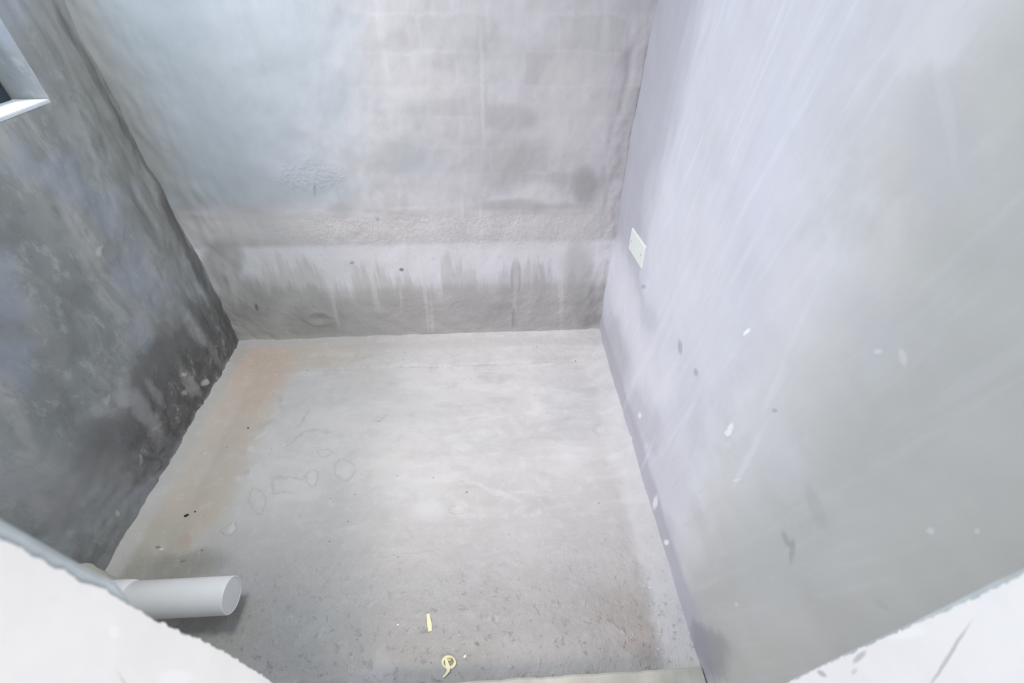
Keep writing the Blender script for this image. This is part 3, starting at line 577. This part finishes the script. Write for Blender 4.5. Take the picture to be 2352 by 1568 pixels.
crumb('plaster_chip', (371,1262), (.006,.0035), 'white', 'white plaster chip near the left wall, behind the drain pipe', 'debris', 5, rot=.4)
crumb('grit_lump', (362,1256), (.006,.004), 'tan', 'brownish grit lump touching the white plaster chip behind the drain pipe', 'debris', 6)
crumb('grit_lump', (422,1287), (.008,.003), 'tan', 'long olive-brown grit lump just behind the drain pipe', 'debris', 7, rot=.35)
crumb('grit_lump', (464,1263), (.004,.003), 'tan', 'small grey-brown grit lump right of the olive lump behind the pipe', 'debris', 8)
crumb('plaster_chip', (471,1041), (.0035,.003), 'white', 'round white plaster chip on the tan strip close beside the left wall foot', 'debris', 9)
crumb('red_bead', (1322,829), (.003,.003), 'red', 'tiny red bead in the far right corner of the floor', 'bead', 10, .9)
crumb('plaster_chip', (1479,1345), (.0022,.0018), 'white', 'left of two tiny white chips by the right wall foot', 'debris', 11)
crumb('plaster_chip', (1492,1349), (.004,.0018), 'white', 'right and wider of two tiny white chips by the right wall foot', 'debris', 12)
crumb('grit_lump', (1072,1130), (.0035,.003), 'tan', 'small dark grit speck near the middle of the pale floor', 'debris', 13)
crumb('grit_lump', (799,1197), (.0032,.002), 'tan', 'small grey grit speck on the pale floor below the ring marks', 'debris', 14)
crumb('grit_lump', (706,850), (.0038,.002), 'tan', 'small grey grit speck on the far floor right of the white chip', 'debris', 15)
crumb('grit_lump', (1230,907), (.003,.0015), 'tan', 'small flat grit speck on the far right part of the floor', 'debris', 16)
crumb('grit_lump', (871,968), (.0025,.002), 'tan', 'tiny grit speck on the pale floor beyond the ring marks', 'debris', 17)
crumb('plaster_chip', (1068,1507), (.0048,.0035), 'white', 'white plaster crumb right of the curled yellow peel', 'debris', 18, 1.0, .5)
crumb('plaster_chip', (914,1434), (.003,.002), 'white', 'tiny white crumb left of the straight yellow strip', 'debris', 19)
crumb('grit_lump', (1097,1480), (.004,.003), 'tan', 'grey grit lump up and right of the curled yellow peel', 'debris', 20, 1.0)

def ribbon(pts, wdt, hts, th, mat, name, lift=.001):
    """thin curved strip through pixel points on the floor, hts = height of each point, wdt = half widths (m)"""
    P = [floor_at(p)+Vector((0, 0, h+lift)) for p, h in zip(pts, hts)]
    c0 = P[0].copy(); bm = bmesh.new(); prev = None
    for i, p in enumerate(P):
        d = (P[min(i+1, len(P)-1)]-P[max(i-1, 0)]); d.z = 0; d.normalize(); n = Vector((-d.y, d.x, 0))*wdt[i]; u = Vector((0, 0, th))
        r = [bm.verts.new(q-c0) for q in (p-n, p+n, p+n+u, p-n+u)]
        if prev:
            for k in range(4): bm.faces.new((prev[k], prev[(k+1)%4], r[(k+1)%4], r[k]))
        else: bm.faces.new(r)
        prev = r
    bm.faces.new(prev); o = obj(name, bm, mat, None, False); o.location = c0; return o
o = ribbon([(983,1409),(985,1422),(987,1436),(988,1450)], [.0046,.0052,.0066,.0050], [0,.001,.001,0], .0015, M['yellow'], 'peel_strip')
tag(o, 'straight pale yellow strip of peel lying on the grey floor', 'peel')
def curl():
    """a pale peel: raised hoop of ribbon with a twisted tail"""
    hoop = []; cx, cy = 1031, 1521
    c = floor_at((cx, cy)); root = bpy.data.objects.new('curled_peel', None); COL.objects.link(root); root.location = c
    tag(root, 'pale yellow peel curled into a hoop with a short tail, nearest the doorway', 'peel')
    bm = bmesh.new(); n = 40; prev = None; first = None
    for k in range(n):
        a = 2*math.pi*k/n; px = (cx+14*math.cos(a), cy+12.5*math.sin(a)); p = floor_at(px)-c
        dirv = Vector((p.x, p.y, 0)).normalized(); hz = .004+.003*math.sin(a+2.2); wd = .0034+.0010*math.sin(2*a)
        r = [bm.verts.new(q) for q in (p-dirv*wd*.6+Vector((0,0,.0008)), p+dirv*wd+Vector((0,0,.0006)), p+dirv*wd*.9+Vector((0,0,hz)), p-dirv*wd*.8+Vector((0,0,hz+.0006)))]
        if prev:
            for j in range(4): bm.faces.new((prev[j], prev[(j+1)%4], r[(j+1)%4], r[j]))
        else: first = r
        prev = r
    for j in range(4): bm.faces.new((prev[j], prev[(j+1)%4], first[(j+1)%4], first[j]))
    obj('hoop', bm, M['yellow'], root, False)
    t = ribbon([(1024,1512),(1027,1524),(1030,1534),(1030,1541),(1025,1548),(1018,1556)], [.0034,.0044,.0060,.0042,.0030,.0018], [.003,.003,.003,.003,.002,.001], .0012, M['yellow'], 'tail')
    t.parent = root; t.location = t.location-c
    t = ribbon([(1023,1517),(1030,1514),(1037,1513)], [.004,.005,.004], [.001,.002,.001], .001, M['yellowin'], 'inner_fold'); t.parent = root; t.location = t.location-c; t['label'] = 'brownish yellow inner fold'
curl()
